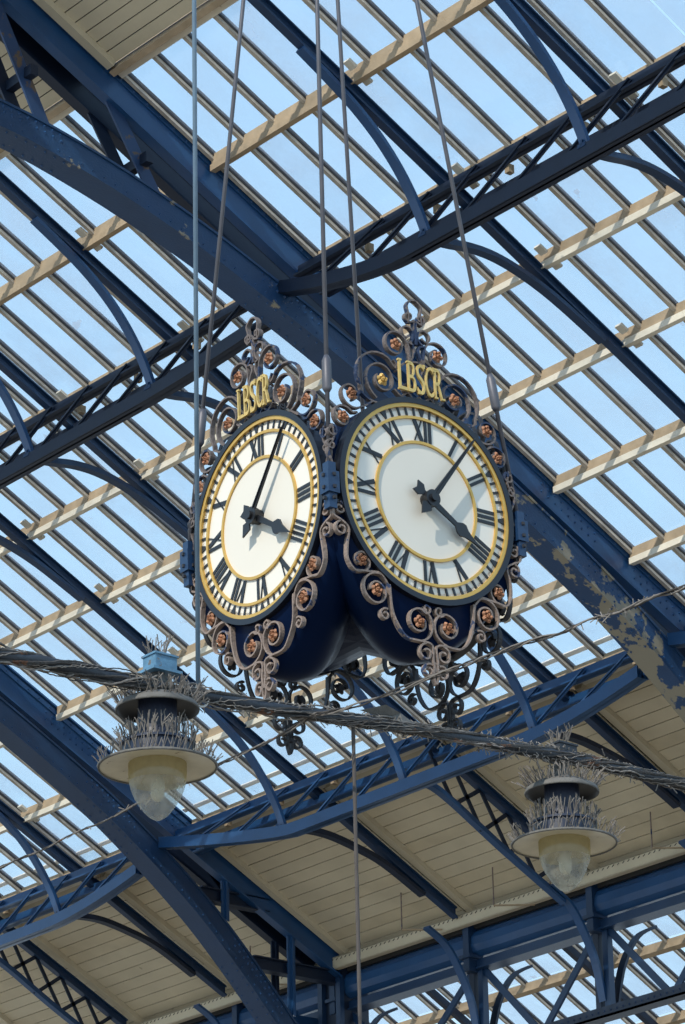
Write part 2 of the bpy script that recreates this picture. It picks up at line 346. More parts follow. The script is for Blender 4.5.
def great_arch(v, label, peel):
    root = thing('roof_arch', label, 'roof arch', (24.5, v+0.3, rz(24.5)-0.6), 'great arches of the station roof')
    us = [15.0+i*1.05 for i in range(17)]
    def rp(d): return [Vector((u, 0, rz(u)+d)) for u in us]
    for s, (w0, w1, f0, f1) in enumerate(((v+0.05, v+0.075, v, v+0.15), (v+0.475, v+0.50, v+0.40, v+0.55))):
        b = B(); prism(b, rp(0.03), rp(-0.42), w0, w1); prism(b, rp(0.03), rp(0.0), f0, f1); prism(b, rp(-0.42), rp(-0.455), f0, f1)
        prism(b, rp(-0.02), rp(-0.10), w0-0.02, w0)
        b.obj('upper_chord', M['sunlit_navy'] if s == 0 else M['shaded_navy'], root)
    m = M['navy_peel'] if peel else M['navy']
    b = B(); inner = offs(low, 0.03); bot = offs(low, 0.31); bot2 = offs(low, 0.34)
    prism(b, low, inner, v-0.01, v+0.36); prism(b, inner, bot, v+0.01, v+0.04); prism(b, inner, bot, v+0.31, v+0.34)
    prism(b, bot, bot2, v-0.02, v+0.36)
    prism(b, offs(low, 0.23), offs(low, 0.31), v-0.008, v+0.01)
    b.obj('lower_chord', m, root)
    b = B()
    rivets(b, [p+Vector((0, v-0.008, 0)) for p in line_pts(offs(low, 0.27), 0.16)], (0, -1, 0), 0.014)
    for u in (19.0, 22.6, 27.6, 30.2):          # splice plates with double rows of rivets
        pp = [p for p in line_pts(offs(low, 0.13), 0.11) if u-0.45 < p.x < u+0.45]
        rivets(b, [p+Vector((0, v+0.01, 0)) for p in pp], (0, -1, 0), 0.02)
        pp = [p for p in line_pts(offs(low, 0.06), 0.11) if u-0.45 < p.x < u+0.45]
        rivets(b, [p+Vector((0, v+0.01, 0)) for p in pp], (0, -1, 0), 0.02)
        rivets(b, [p+Vector((0, v+0.04, 0.0)) for p in line_pts(bot2, 0.13) if u-0.5 < p.x < u+0.5], (0, 0, -1), 0.018)
        rivets(b, [p+Vector((0, v+0.29, 0.0)) for p in line_pts(bot2, 0.13) if u-0.5 < p.x < u+0.5], (0, 0, -1), 0.018)
    rivets(b, [p+Vector((0, v+0.03, 0)) for p in line_pts(rp(-0.06), 0.21)], (0, -1, 0), 0.016)
    for u in (26.9, 28.4):
        for dd in (-0.17, -0.27): rivets(b, [p+Vector((0, v+0.05, 0)) for p in line_pts(rp(dd), 0.12) if u-0.5 < p.x < u+0.5], (0, -1, 0), 0.018)
    o = b.obj('rivets', M['sunlit_navy'], root); o['kind'] = 'stuff'  # lighter tone paints in the sun catching the rivet heads
    for (u0, d0, u1, d1) in ((16.75, -0.4, 17.5, -2.2), (18.42, -0.4, 19.22, -1.55), (20.1, -0.4, 20.75, -1.12)):
        for s, vv in enumerate((v+0.08, v+0.43)):
            b = B(); b.beam((u0, vv, rz(u0)+d0), (u1, vv, rz(u1)+d1), 0.10, 0.19, (0, 1, 0)) if 0 else b.beam((u0, vv, rz(u0)+d0), (u1, vv, rz(u1)+d1), 0.025, 0.17, (1, 0, 0))
            b.beam((u0+0.02, vv+0.04, rz(u0)+d0), (u1+0.02, vv+0.04, rz(u1)+d1), 0.09, 0.02, (1, 0, 0))
            b.obj('strut', M['rust_navy'] if s == 0 else M['shaded_navy'], root)
        um = u0+(u1-u0)*.6; zm = (rz(u0)+d0)*.4+(rz(u1)+d1)*.6
        b = B(); b.beam((um+.06, v-0.06, zm), (um+.06, v+0.75, zm), 0.10, 0.13); b.obj('tie', M['shaded_navy'], root)
    for u in (29.67, 30.88):
        zt = rz(u)-0.44
        zb = min(low, key=lambda p: abs(p.x-u)).z-0.02
        for vv in (v+0.06, v+0.44):
            b = B(); b.box((u-0.07, vv-0.012, zb), (u+0.07, vv+0.012, zt)); b.box((u-0.012, vv-0.05, zb), (u+0.012, vv+0.05, zt)); b.obj('post', M['sunlit_navy'] if vv < v+.2 else M['shaded_navy'], root)
    for (ua, ub, z) in ((29.25, 30.5, 15.5), (30.2, 32.1, 14.62)):
        b = B(); b.box((ua, v+0.12, z-0.08), (ub, v+0.15, z+0.08)); b.box((ua, v+0.05, z-0.1), (ub, v+0.22, z-0.08)); b.box((ua, v+0.05, z+0.08), (ub, v+0.22, z+0.1)); b.obj('tie', M['shaded_navy'], root)
    return root
great_arch(ARCH[0], 'great navy riveted roof arch running behind the clock, paint peeling on its underside', True)
great_arch(ARCH[1], 'great navy riveted roof arch passing behind the left lamp, at lower left', False)

# ---------------------------------------------------------------- secondary rafters
def swp(b, path, w, h, v, mi=0):     # path centre in (u,z); h = thickness across, w = width along v
    prism(b, offs(path, -h/2), offs(path, h/2), v-w/2, v+w/2, mi)
def rafter(v, label, lattice=False):
    root = thing('roof_rafter', label, 'rafter', (22.5, v, rz(22.5)-0.3), 'secondary rafters between the great arches')
    b = B(); us = [16.0+0.9*i for i in range(18)]; us[-1] = 31.6
    p = [Vector((u, 0, rz(u))) for u in us]
    prism(b, [q+Vector((0, 0, -0.17)) for q in p], [q+Vector((0, 0, -0.31)) for q in p], v-0.012, v+0.012)
    prism(b, [q+Vector((0, 0, -0.17)) for q in p], [q+Vector((0, 0, -0.19)) for q in p], v-0.05, v+0.05)
    prism(b, [q+Vector((0, 0, -0.30)) for q in p], [q+Vector((0, 0, -0.33)) for q in p], v-0.055, v+0.055)
    b.obj('rafter_beam', M['navy'], root)
    def brace(pts, name='curved_brace', m='sunlit_navy'):
        q = catmull([(u, 0, rz(u)+d) for u, d in pts], 5); b = B()
        swp(b, q, 0.12, 0.05, v); prism(b, offs(q, -0.07), offs(q, -0.0), v-0.012, v+0.012)
        return b.obj(name, M[m], root)
    brace([(20.75, -0.36), (21.35, -0.40), (21.75, -0.49), (22.05, -0.64), (22.27, -0.83), (22.42, -1.03), (22.50, -1.18)])
    brace([(22.42, -1.22), (22.62, -1.14), (22.85, -1.0), (23.15, -0.80), (23.5, -0.62), (23.9, -0.49), (24.4, -0.40), (25.1, -0.36)], m='navy')
    brace([(26.9, -0.36), (27.4, -0.40), (27.8, -0.49), (28.1, -0.66), (28.33, -0.87), (28.45, -1.05), (28.52, -1.2)])
    if not lattice:
        brace([(28.46, -1.2), (28.65, -1.10), (28.9, -0.93), (29.3, -0.72), (29.8, -0.55), (30.3, -0.43), (31.0, -0.40)], m='shaded_navy')
    else:
        lp = catmull([(28.62, 0, 15.63), (28.95, 0, 15.64), (29.3, 0, 15.50), (29.8, 0, 15.22), (30.3, 0, 14.94), (31.3, 0, 14.42)], 4)
        b = B(); swp(b, lp, 0.11, 0.04, v); prism(b, offs(lp, -0.08), lp, v-0.012, v+0.012); b.obj('lower_rib', M['sunlit_navy'], root)
        for i in range(5):
            ua = 28.9+i*0.48; ub = ua+0.48
            zl = lambda u: min(lp, key=lambda p: abs(p.x-u)).z+0.02
            for (a, c) in (((ua, rz(ua)-.32), (ub, zl(ub))), ((ua, zl(ua)), (ub, rz(ub)-.32))):
                b = B(); b.beam((a[0], v, a[1]), (c[0], v, c[1]), 0.02, 0.06, (1, 0, 0)); b.obj('lattice_bar', M['shaded_navy'], root)
    ar = catmull([(31.05, 0, 14.62), (31.4, 0, 14.42), (31.65, 0, 14.08), (31.85, 0, 13.66), (31.96, 0, 13.15)], 5)
    b = B(); swp(b, ar, 0.13, 0.04, v); b.obj('eaves_bracket', M['sunlit_navy'], root)
RL = {20.25: 'navy rafter at the top right corner of the roof, nearest of all', 22.8: 'navy rafter with curved brace, rightmost brace on the upper lattice girder',
      25.35: 'navy rafter with curved brace above right of the clock, left of the rightmost one',
      30.4: 'navy rafter with curved brace left of the clock, right above the right lamp lower down',
      32.95: 'navy rafter at far left whose lower end becomes a cross-braced rib beside the right lamp',
      35.5: 'navy rafter with curved brace landing low on the girder right of the left lamp',
      40.85: 'navy rafter below and left of the left lamp, its curved brace merging into the boarding', 43.4: 'navy rafter in the lower left corner with a cross-braced lower rib'}
for v in RL: rafter(v, RL[v], v in (32.95, 43.4))

# ---------------------------------------------------------------- lattice girders running along the station
def girder(uc, v0, v1, label, mt):
    zt = rz(uc+0.4)-0.17
    root = thing('lattice_girder', label, 'lattice girder', (uc, (v0+v1)/2, zt-0.5), 'lattice girders between the arches')
    vs = [v0+(v1-v0)*i/40 for i in range(41)]
    def bz(v):
        e = min(v-v0, v1-v); k = (0.55 if uc > 25 else 0.42) if v > (v0+v1)/2 else (0.30 if uc > 25 else 0.10)
        rg, ex = (3.0, 1.2) if uc > 25 and v > (v0+v1)/2 else (2.2, 1.6)
        return zt-0.93+(k*((1-e/rg)**ex) if e < rg else 0)
    b = B()
    for (w0, w1, za, zb) in ((uc-0.06, uc+0.10, 0.0, 0.03), (uc+0.0, uc+0.03, 0.0, 0.13)):
        b.ring([[(w0, v, bz(v)+za-0.02), (w1, v, bz(v)+za-0.02), (w1, v, bz(v)+zb), (w0, v, bz(v)+zb)] for v in vs])
    b.ring([[(uc-0.075, v, bz(v)-0.02), (uc-0.05, v, bz(v)-0.02), (uc-0.05, v, bz(v)+0.14), (uc-0.075, v, bz(v)+0.14)] for v in vs])
    b.obj('bottom_chord', M[mt], root)
    for s, (ua, dz) in enumerate(((uc+0.22, -0.10), (uc+0.60, -0.22))):
        b = B(); b.box((ua, v0, zt-0.15+dz), (ua+0.02, v1, zt+dz)); b.box((ua-0.07, v0, zt-0.15+dz), (ua+0.08, v1, zt-0.125+dz)); b.obj('top_chord', M[mt], root)
    v = v0+0.35; i = 0
    while v < v1-1.1:
        va, vb = v+0.95, v+0.0
        if va < v1-0.05:
            ut = uc+0.20
            for e in (-0.03, 0.03):
                pass
            b = B(); a = Vector((uc, va, bz(va)+0.08)); c = Vector((ut, vb, zt-0.14))
            b.beam(a, c, 0.055, 0.02, (1, 0, 0.2)); b.beam(a+Vector((-.015, 0, 0)), c+Vector((-.015, 0, 0)), 0.018, 0.05, (1, 0, 0.2))
            b.obj('lattice_bar', M[mt], root)
        v += 0.86 if uc > 25 else 0.80; i += 1
    if mt == 'shaded_navy' or True:
        for k in range(int((v1-v0)/1.2)):
            vv = v0+0.6+k*1.2
            b = B(); b.box((uc+0.52, vv, zt-0.17), (uc+0.60, vv+0.07, zt-0.07)); b.obj('packing_block', M['tan'], root)
    return root
girder(22.50, 17.95, 27.87, 'dark navy lattice girder crossing the top right, springing from the arch above the clock', 'shaded_navy')
girder(22.50, 28.42, 38.27, 'dark navy lattice girder at left, running up to the arch beside the hanging conduit', 'shaded_navy')
girder(28.50, 28.42, 38.27, 'blue lattice girder low in the middle, between the two lamps under the boarding', 'sunlit_navy')
girder(28.50, 38.82, 48.60, 'blue lattice girder at the lower left edge, below the left lamp', 'sunlit_navy')
girder(28.50, 17.95, 27.87, 'blue lattice girder beyond the right edge, right of the great arch', 'sunlit_navy')

# ---------------------------------------------------------------- arcade girder under the eaves
ag = thing('arcade_girder', 'deep navy girder with open trusswork below, across the bottom right under the eaves', 'girder', (32.1, 35, 13.0))
VA, VB = 27.0, 46.5
b = B(); b.box((31.66, VA, 14.73), (31.69, VB, 14.89)); b.box((31.66, VA, 14.72), (31.76, VB, 14.735)); b.box((31.66, VA, 14.88), (31.80, VB, 14.895)); b.obj('cream_gutter', M['board'], ag)
b = B()
v = VA
while v < VB:
    b.beam((31.656, v, 14.865), (31.656, v+0.035, 14.84), 0.005, 0.012, (1, 0, 0)); v += 0.10
o = b.obj('gutter_stitching', M['bead'], ag); o['kind'] = 'stuff'
b = B()
sec = [(31.97, 14.72), (31.88, 14.66), (31.83, 14.58), (31.82, 14.46), (31.86, 14.37), (31.95, 14.31), (32.1, 14.31), (32.1, 14.72)]
b.ring([[(u, v, z) for u, z in sec] for v in (VA, VB)]); b.obj('girder_web', M['sunlit_navy'], ag, smooth=False)
b = B(); b.box((31.9, VA, 14.72), (32.3, VB, 15.0)); b.obj('wall_plate', M['felt'], ag)  # tan timber in near black; shadow under the gutter is painted in
b = B(); b.box((31.92, VA, 14.14), (31.95, VB, 14.27)); b.box((31.88, VA, 14.13), (32.15, VB, 14.155)); b.obj('girder_flange', M['navy'], ag)
b = B(); b.box((31.9, VA, 12.92), (31.93, VB, 13.06)); b.box((31.9, VA, 12.92), (32.15, VB, 12.945)); b.obj('bottom_chord', M['shaded_navy'], ag)
b = B(); rivets(b, [(31.9, VA+i*0.12, 12.99) for i in range(int((VB-VA)/0.12))], (-1, 0, 0), 0.018); o = b.obj('rivets', M['navy'], ag); o['kind'] = 'stuff'
posts = [30.4, 32.95, 35.5, 38.5, 40.85, 43.4]
for i, v in enumerate(posts):
    for dv in (-0.09, 0.09):
        b = B(); b.box((31.95, v+dv-0.05, 13.0), (32.05, v+dv+0.05, 14.2)); b.obj('post', M['navy'] if dv < 0 else M['shaded_navy'], ag)
    b = B(); b.box((31.78, v-0.06, 14.1), (32.0, v+0.06, 14.85)); b.box((31.74, v-0.12, 14.28), (32.0, v+0.12, 14.33)); b.obj('pilaster', M['navy'], ag)
    # back bracket
    br = catmull([(33.0, 0, 14.35), (32.65, 0, 14.15), (32.35, 0, 13.7), (32.18, 0, 13.1)], 5)
    b = B(); swp(b, br, 0.13, 0.04, v); b.obj('back_bracket', M['shaded_navy'], ag)
for a, c in zip(posts, posts[1:]):
    mid = (a+c)/2
    for (p, q) in ((a+0.14, mid-0.05), (c-0.14, mid+0.05)):
        b = B(); b.beam((32.0, p, 14.12), (32.0, q, 13.02), 0.10, 0.03, (1, 0, 0)); b.beam((32.03, p, 14.12), (32.03, q, 13.02), 0.02, 0.07, (1, 0, 0)); b.obj('diagonal', M['navy'], ag)
b = B(); b.beam((32.0, 27.1, 14.12), (32.0, 28.9, 13.02), 0.10, 0.03, (1, 0, 0)); b.beam((32.0, 30.26, 14.12), (32.0, 28.95, 13.02), 0.10, 0.03, (1, 0, 0)); b.obj('diagonal', M['navy'], ag)
col = thing('arcade_column', 'dark navy iron column head at the bottom, where the left great arch lands', 'column', (32.05, 38.5, 0))
b = B(); b.box((31.80, 38.28, 0.3), (32.3, 38.74, 14.85)); b.obj('shaft', M['shaded_navy'], col)
for dv in (0.0, 0.42):
    b = B(); b.box((31.72, 38.27+dv-0.03, 0.3), (31.80, 38.27+dv+0.07, 14.6)); b.obj('corner_angle', M['navy'], col)
b = B(); b.box((31.70, 38.18, 0.0), (32.4, 38.84, 0.3)); b.obj('base', M['shaded_navy'], col)
b = B(); b.box((31.3, 38.95, 13.9), (31.5, 39.15, 14.2)); b.box((31.5, 38.98, 13.95), (31.95, 39.12, 14.15)); b.obj('junction_box', M['sunlit_navy'], col)
for (v, u, dz) in ((34.35, 31.3, 0.55), (33.3, 31.4, 0.45), (36.2, 31.2, 0.55), (31.2, 31.3, 0.5), (39.7, 31.2, 0.6)):
    z = rz(u)-0.06
    t = thing('hanger_rod', 'placeholder', 'hanger rod', (u, v, z-dz))
    b = B(); b.beam((u, v, z), (u, v, z-dz), 0.014, 0.014, (1, 0, 0)); b.obj('drop_rod', M['iron'], t)
    b = B(); b.beam((u, v, z-dz), (u+0.45, v-0.35, z-dz-0.0), 0.03, 0.02); b.obj('arm', M['tan'], t)
    t['group'] = 'thin hanger rods below the eaves boarding'
    t['label'] = {34.35: 'thin cream rod hanging from the boarding, left of the right lamp', 33.3: 'thin rod dropping to the gutter just left of the right lamp',
                  36.2: 'thin rod dropping from the boarding just right of the hanging rope', 31.2: 'thin rod with cream arm right of the right lamp bowl',
                  39.7: 'thin rod dropping from the boarding left of the lower left arch'}[v]

# ---------------------------------------------------------------- the aisle roof beyond
ais = struct('ceiling_aisle', (40, 42, 16))
def A(u, v, d=0.0): return Vector((u, v, 16.35-0.55*(u-38.0)+d))
def aslab(b, u0, u1, v0, v1, d0, d1, mi=0):
    b.box8([A(u0, v0, d0), A(u1, v0, d0), A(u1, v1, d0), A(u0, v1, d0), A(u0, v0, d1), A(u1, v0, d1), A(u1, v1, d1), A(u0, v1, d1)], mi)
ap = [37.0, 38.35, 39.7, 41.05, 42.4]
glz = B()
v = 33.0
pm = {}
while v < 54:
    if any(seen(A(u, v), 20) for u in (37, 38, 39.5, 41)):
        b = B(); aslab(b, 36.9, 43, v-0.022, v+0.022, -0.06, 0.05, 0); aslab(b, 36.9, 43, v-0.036, v-0.022, -0.01, 0.05, 1); aslab(b, 36.9, 43, v+0.022, v+0.036, -0.01, 0.05, 1)
        b.obj('glazing_bar', M['bar'], ais, mats=[M['bar'], M['bead']])
        for i in range(4):
            if seen(A((ap[i]+ap[i+1])/2, v+G/2), 10):
                if i not in pm:
                    b = B(); cc = A(ap[i], 0); h = G/2-0.02
                    b.box8([A(ap[i]+.01, -h, .02)-cc, A(ap[i+1]-.01, -h, .02)-cc, A(ap[i+1]-.01, h, .02)-cc, A(ap[i]+.01, h, .02)-cc, A(ap[i]+.01, -h, .026)-cc, A(ap[i+1]-.01, -h, .026)-cc, A(ap[i+1]-.01, h, .026)-cc, A(ap[i]+.01, h, .026)-cc])
                    o = b.obj('pane', M['glass_b']); pm[i] = o.data; bpy.data.objects.remove(o)
                o = bpy.data.objects.new('pane', pm[i]); S.collection.objects.link(o); o.parent = ais; o.matrix_parent_inverse = parent_inv(ais); o.location = A(ap[i], v+G/2)
    v += G
for u in ap:
    b = B(); aslab(b, u, u+0.08, 32, 54, -0.10, 0.0); b.obj('purlin', M['tan'], ais)
    b = B(); aslab(b, u-0.01, u+0.07, 32, 54, -0.15, -0.10); b.obj('purlin_facing', M['tan'], ais)
k = 0; u = 34.2
while u < 37.0:
    b = B(); aslab(b, u+.006, min(37.0, u+0.19)-.006, 32, 54, -0.05, -0.03); b.obj('board', M['board'] if k % 3 else M['board_b'], ais); u += 0.19; k += 1
b = B(); aslab(b, 34.2, 37.0, 32, 54, -0.03, 0.02); b.obj('felt', M['felt'], ais)
AL = {36.2: 'navy rafter of the far aisle roof, seen at bottom right through the trusswork', 39.6: 'navy rafter of the far aisle roof left of the middle truss post', 43.0: 'navy rafter of the far aisle roof nearest the hanging rope', 33.0: 'navy rafter of the far aisle roof at the bottom right corner'}
for v in AL:
    b = B(); b.ring([[A(u, v-0.05, -0.21), A(u, v+0.05, -0.21), A(u, v+0.05, -0.34), A(u, v-0.05, -0.34)] for u in (34.2, 43)])
    tag(b.obj('aisle_rafter', M['shaded_navy']), AL[v], 'rafter', 'rafters of the far aisle roof')
b = B(); b.tube([(36.0, 34, 15.9), (36.0, 44, 15.95)], 0.018, 6); tag(b.obj('tie_rod', M['shaded_navy']), 'thin dark tie rod crossing the far aisle glass behind the trusswork', 'tie rod')

# ---------------------------------------------------------------- the clock
QM = Matrix(((0.99915542, 0.03986217, -0.00997291), (-0.03967214, 0.99904004, 0.01857745), (0.01070387, -0.01816612, 0.99977768)))
CC = Vector((14.762789, 17.543320, 10.786815))
clock = thing('station_clock', 'large hanging square clock with white dials, gilt rings and curled ironwork', 'clock', CC)
clock.rotation_euler = QM.to_euler()
CI = Matrix.Translation(CC) @ QM.to_4x4()
HD = 0.84
def cl(p): return CI @ Vector(p)
class CB(B):
    def obj(s, name, m, parent=None, smooth=False, mats=None):
        s.v = [cl(p) for p in s.v]; return B.obj(s, name, m, parent, smooth, mats)
# faces: name -> (normal, right)
FACE = {'R': (Vector((0, -1, 0)), Vector((1, 0, 0))), 'L': (Vector((-1, 0, 0)), Vector((0, -1, 0))),
        'BR': (Vector((1, 0, 0)), Vector((0, 1, 0))), 'BL': (Vector((0, 1, 0)), Vector((-1, 0, 0)))}
ZU = Vector((0, 0, 1))
def fp(face, a, bb, d):            # a right, bb up, d proud of the dial plane
    n, r = FACE[face]; return n*((0.82 if face in ('L', 'BR') else HD)+d)+r*a+ZU*bb
def disc(b, face, r0, r1, d0, d1, n=72, mi=0):
    sec = []
    for i in range(n):
        t = 2*math.pi*i/n; s, c = math.sin(t), math.cos(t)
        sec.append([fp(face, s*r0, c*r0, d0), fp(face, s*r1, c*r1, d0), fp(face, s*r1, c*r1, d1), fp(face, s*r0, c*r0, d1)])
    b.ring(sec, loop=True, mi=mi)
def fullDisc(b, face, r, d, n=72, mi=0):
    b.add([fp(face, 0, 0, d)]+[fp(face, math.sin(2*math.pi*i/n)*r, math.cos(2*math.pi*i/n)*r, d) for i in range(n)], [(0, i+1, (i+1) % n+1) for i in range(n)], mi)
def plate(b, face, pts, d0, d1, ang=0.0, mi=0):      # extruded polygon in face coordinates, turned clockwise by ang
    c, s = math.cos(ang), math.sin(ang)
    q = [(x*c+y*s, -x*s+y*c) for x, y in pts]; n = len(q)
    b.add([fp(face, x, y, d0) for x, y in q]+[fp(face, x, y, d1) for x, y in q],
          [tuple(range(n)), tuple(range(2*n-1, n-1, -1))]+[(i, (i+1) % n, n+(i+1) % n, n+i) for i in range(n)], mi)
# casing: two crossed drums with a skirt below the near dials
b = CB()
for ax in (0, 1):
    sec = []
    for t in (-HD+0.07, -HD+0.14, HD-0.14, HD-0.07):
        r = 0.755 if abs(t) > HD-0.10 else 0.772
        ring_ = []
        for i in range(64):
            a = 2*math.pi*i/64; p = (r*math.sin(a), r*math.cos(a))
            ring_.append((t, p[0], p[1]) if ax == 0 else (p[0], t, p[1]))
        sec.append(ring_)
    b.ring(sec)
b.obj('casing', M['gloss_navy'], clock, smooth=False)
for face, zb in (('L', 1.17), ('R', 1.12)):
    b = CB(); sec = []
    for (d, k, zz) in ((-0.02, 0.80, 0.94), (-0.10, 0.83, 0.99), (-0.25, 0.80, 1.0), (-0.40, 0.66, 0.97), (-0.55, 0.45, 0.86)):
        rr = []
        for i in range(33):
            a = math.pi*(0.5+i/32); x = math.sin(a+math.pi/2) if 0 else math.cos(math.pi*i/32)*k
            s = math.sin(math.pi*i/32); rr.append(fp(face, x*(1-0.25*s*s), -0.25-(zb*zz-0.25)*s**1.25 if s > 0 else -0.25, d))
        sec.append(rr)
    b.ring(sec); b.obj('skirt', M['gloss_navy'], clock, smooth=True)
def stroke(p0, p1, w):
    d = Vector((p1[0]-p0[0], p1[1]-p0[1])); n = Vector((-d.y, d.x)).normalized()*w/2
    return [(p0[0]-n.x, p0[1]-n.y), (p0[0]+n.x, p0[1]+n.y), (p1[0]+n.x, p1[1]+n.y), (p1[0]-n.x, p1[1]-n.y)]
NUM = ['XII', 'I', 'II', 'III', 'IIII', 'V', 'VI', 'VII', 'VIII', 'IX', 'X', 'XI']
W = {'I': 0.040, 'V': 0.085, 'X': 0.090}
def numeral(b, face, txt, ang, d0, d1):
    y0, y1 = 0.453, 0.612; tot = sum(W[c] for c in txt); x = -tot/2
    for c in txt:
        w = W[c]; m = x+w/2
        if c == 'I': plate(b, face, stroke((m, y0), (m, y1), 0.025), d0, d1, ang)
        elif c == 'V':
            plate(b, face, stroke((x+0.014, y1), (m, y0), 0.033), d0, d1, ang); plate(b, face, stroke((x+w-0.01, y1), (m, y0), 0.010), d0, d1, ang)
        else:
            plate(b, face, stroke((x+0.014, y1), (x+w-0.014, y0), 0.033), d0, d1, ang); plate(b, face, stroke((x+w-0.012, y1), (x+0.012, y0), 0.010), d0, d1, ang)
        x += w
    h = tot/2
    return
for face in ('R', 'L', 'BR', 'BL'):
    b = CB(); fullDisc(b, face, 0.74, 0.0); disc(b, face, 0.68, 0.745, -0.03, 0.0)
    dial = b.obj('dial', M['dial'], clock)
    b = CB(); disc(b, face, 0.730, 0.772, -0.05, 0.03); b.obj('rim', M['casing'], dial)
    for (r0, r1, h) in ((0.703, 0.731, 0.022), (0.616, 0.636, 0.016), (0.428, 0.449, 0.016)):
        b = CB(); disc(b, face, r0, r1, 0.0, h); b.obj('gold_ring', M['gold'], dial)
    b = CB(); fullDisc(b, face, 0.43, 0.004); b.obj('dial_centre', M['dial_in'], dial)
    if face in 'RL':
        for i, t in enumerate(NUM):
            b = CB(); numeral(b, face, t, 2*math.pi*i/12, 0.002, 0.008); b.obj('numeral', M['black'], dial)
        for i in range(60):
            b = CB(); a = 2*math.pi*i/60
            if i % 5 == 0: plate(b, face, [(-0.027, 0.70), (0.027, 0.70), (0.006, 0.64), (-0.006, 0.64)], 0.002, 0.008, a)
            else: plate(b, face, [(-0.009, 0.70), (0.009, 0.70), (0.009, 0.64), (-0.009, 0.64)], 0.002, 0.008, a)
            b.obj('minute_mark', M['black'], dial)
    else:
        b = CB()
        for i, t in enumerate(NUM): numeral(b, face, t, 2*math.pi*i/12, 0.002, 0.008)
        b.obj('numeral', M['black'], dial)
    b = CB(); am = math.radians(37.3)
    b_pts = [(-0.023, 0.03), (-0.017, 0.3), (-0.008, 0.655), (0.0, 0.70), (0.008, 0.655), (0.017, 0.3), (0.023, 0.03)]
    plate(b, face, b_pts, 0.070, 0.082, am)
    plate(b, face, [(-0.003, 0.05), (0.003, 0.05), (0.002, 0.66), (-0.002, 0.66)], 0.082, 0.092, am)
    plate(b, face, [(-0.018, 0.0), (-0.02, -0.06), (-0.048, -0.09), (-0.03, -0.12), (0, -0.17), (0.03, -0.12), (0.048, -0.09), (0.02, -0.06), (0.018, 0.0)], 0.070, 0.082, am)
    b.obj('minute_hand', M['black'], dial)
    b = CB(); ah = math.radians(123.0)
    plate(b, face, [(-0.024, 0.03), (-0.018, 0.26), (-0.05, 0.30), (-0.055, 0.33), (-0.03, 0.37), (-0.012, 0.44), (0, 0.51), (0.012, 0.44), (0.03, 0.37), (0.055, 0.33), (0.05, 0.30), (0.018, 0.26), (0.024, 0.03)], 0.048, 0.060, ah)
    plate(b, face, [(-0.018, 0.0), (-0.02, -0.07), (-0.05, -0.10), (-0.045, -0.155), (0, -0.135), (0.045, -0.155), (0.05, -0.10), (0.02, -0.07), (0.018, 0.0)], 0.048, 0.060, ah)
    b.obj('hour_hand', M['black'], dial)
    b = CB(); disc(b, face, 0.0, 0.055, 0.0, 0.045, 24); disc(b, face, 0.0, 0.062, 0.045, 0.088, 24); disc(b, face, 0.0, 0.03, 0.088, 0.11, 16); b.obj('hub', M['black'], dial)

# scrollwork, drawn once in face coordinates: a to the right, b up, mirrored about the middle
def spiral(c, R0, R1, a0, sweep, n=None):
    n = n or max(8, int(abs(sweep)/14)); out = []
    for i in range(n+1):
        t = i/n; r = R0+(R1-R0)*t**0.8; a = math.radians(a0+sweep*t); out.append((c[0]+r*math.cos(a), c[1]+r*math.sin(a)))
    return out
def sm(pts, n=5): return [(p.x, p.y) for p in catmull([(x, y, 0) for x, y in pts], n)]
UP = [  # upper crest, left half
    sm([(-0.045, 0.93), (-0.055, 1.0), (-0.065, 1.08)])+spiral((-0.19, 1.155), 0.125, 0.045, -10, 460),
    sm([(-0.30, 0.655), (-0.42, 0.66), (-0.51, 0.70)])+spiral((-0.345, 0.86), 0.205, 0.190, 215, -150)+sm([(-0.25, 1.02), (-0.20, 0.97), (-0.19, 1.0), (-0.215, 1.03)]),
    spiral((-0.325, 0.85), 0.165, 0.05, 250, -470),
    sm([(-0.42, 0.66), (-0.50, 0.60)])+spiral((-0.605, 0.67), 0.115, 0.04, -40, -400),
    sm([(-0.56, 0.54), (-0.60, 0.53)])+spiral((-0.69, 0.475), 0.095, 0.035, 60, 400),
    spiral((-0.79, 0.35), 0.045, 0.018, 60, -400), spiral((-0.80, 0.24), 0.04, 0.016, 90, 380),
    sm([(-0.79, 0.40), (-0.775, 0.30), (-0.83, 0.2), (-0.79, 0.08), (-0.81, -0.02)]),
    sm([(-0.055, 1.06), (-0.02, 1.14), (-0.03, 1.19)])+spiral((-0.082, 1.275), 0.075, 0.028, -80, 420),
    spiral((-0.052, 1.41), 0.046, 0.018, -20, -400),
    sm([(-0.22, 0.80), (-0.16, 0.76), (-0.10, 0.80), (-0.05, 0.76), (0.0, 0.79)]),
    spiral((-0.10, 0.83), 0.05, 0.015, 0, 420),
    sm([(-0.19, 0.95), (-0.10, 1.04), (0.0, 1.06)]),
    sm([(-0.004, 1.20), (-0.006, 1.30), (-0.01, 1.38)]),
    sm([(-0.06, 1.36), (-0.055, 1.44), (-0.065, 1.50), (-0.03, 1.545), (0, 1.55)]),
]
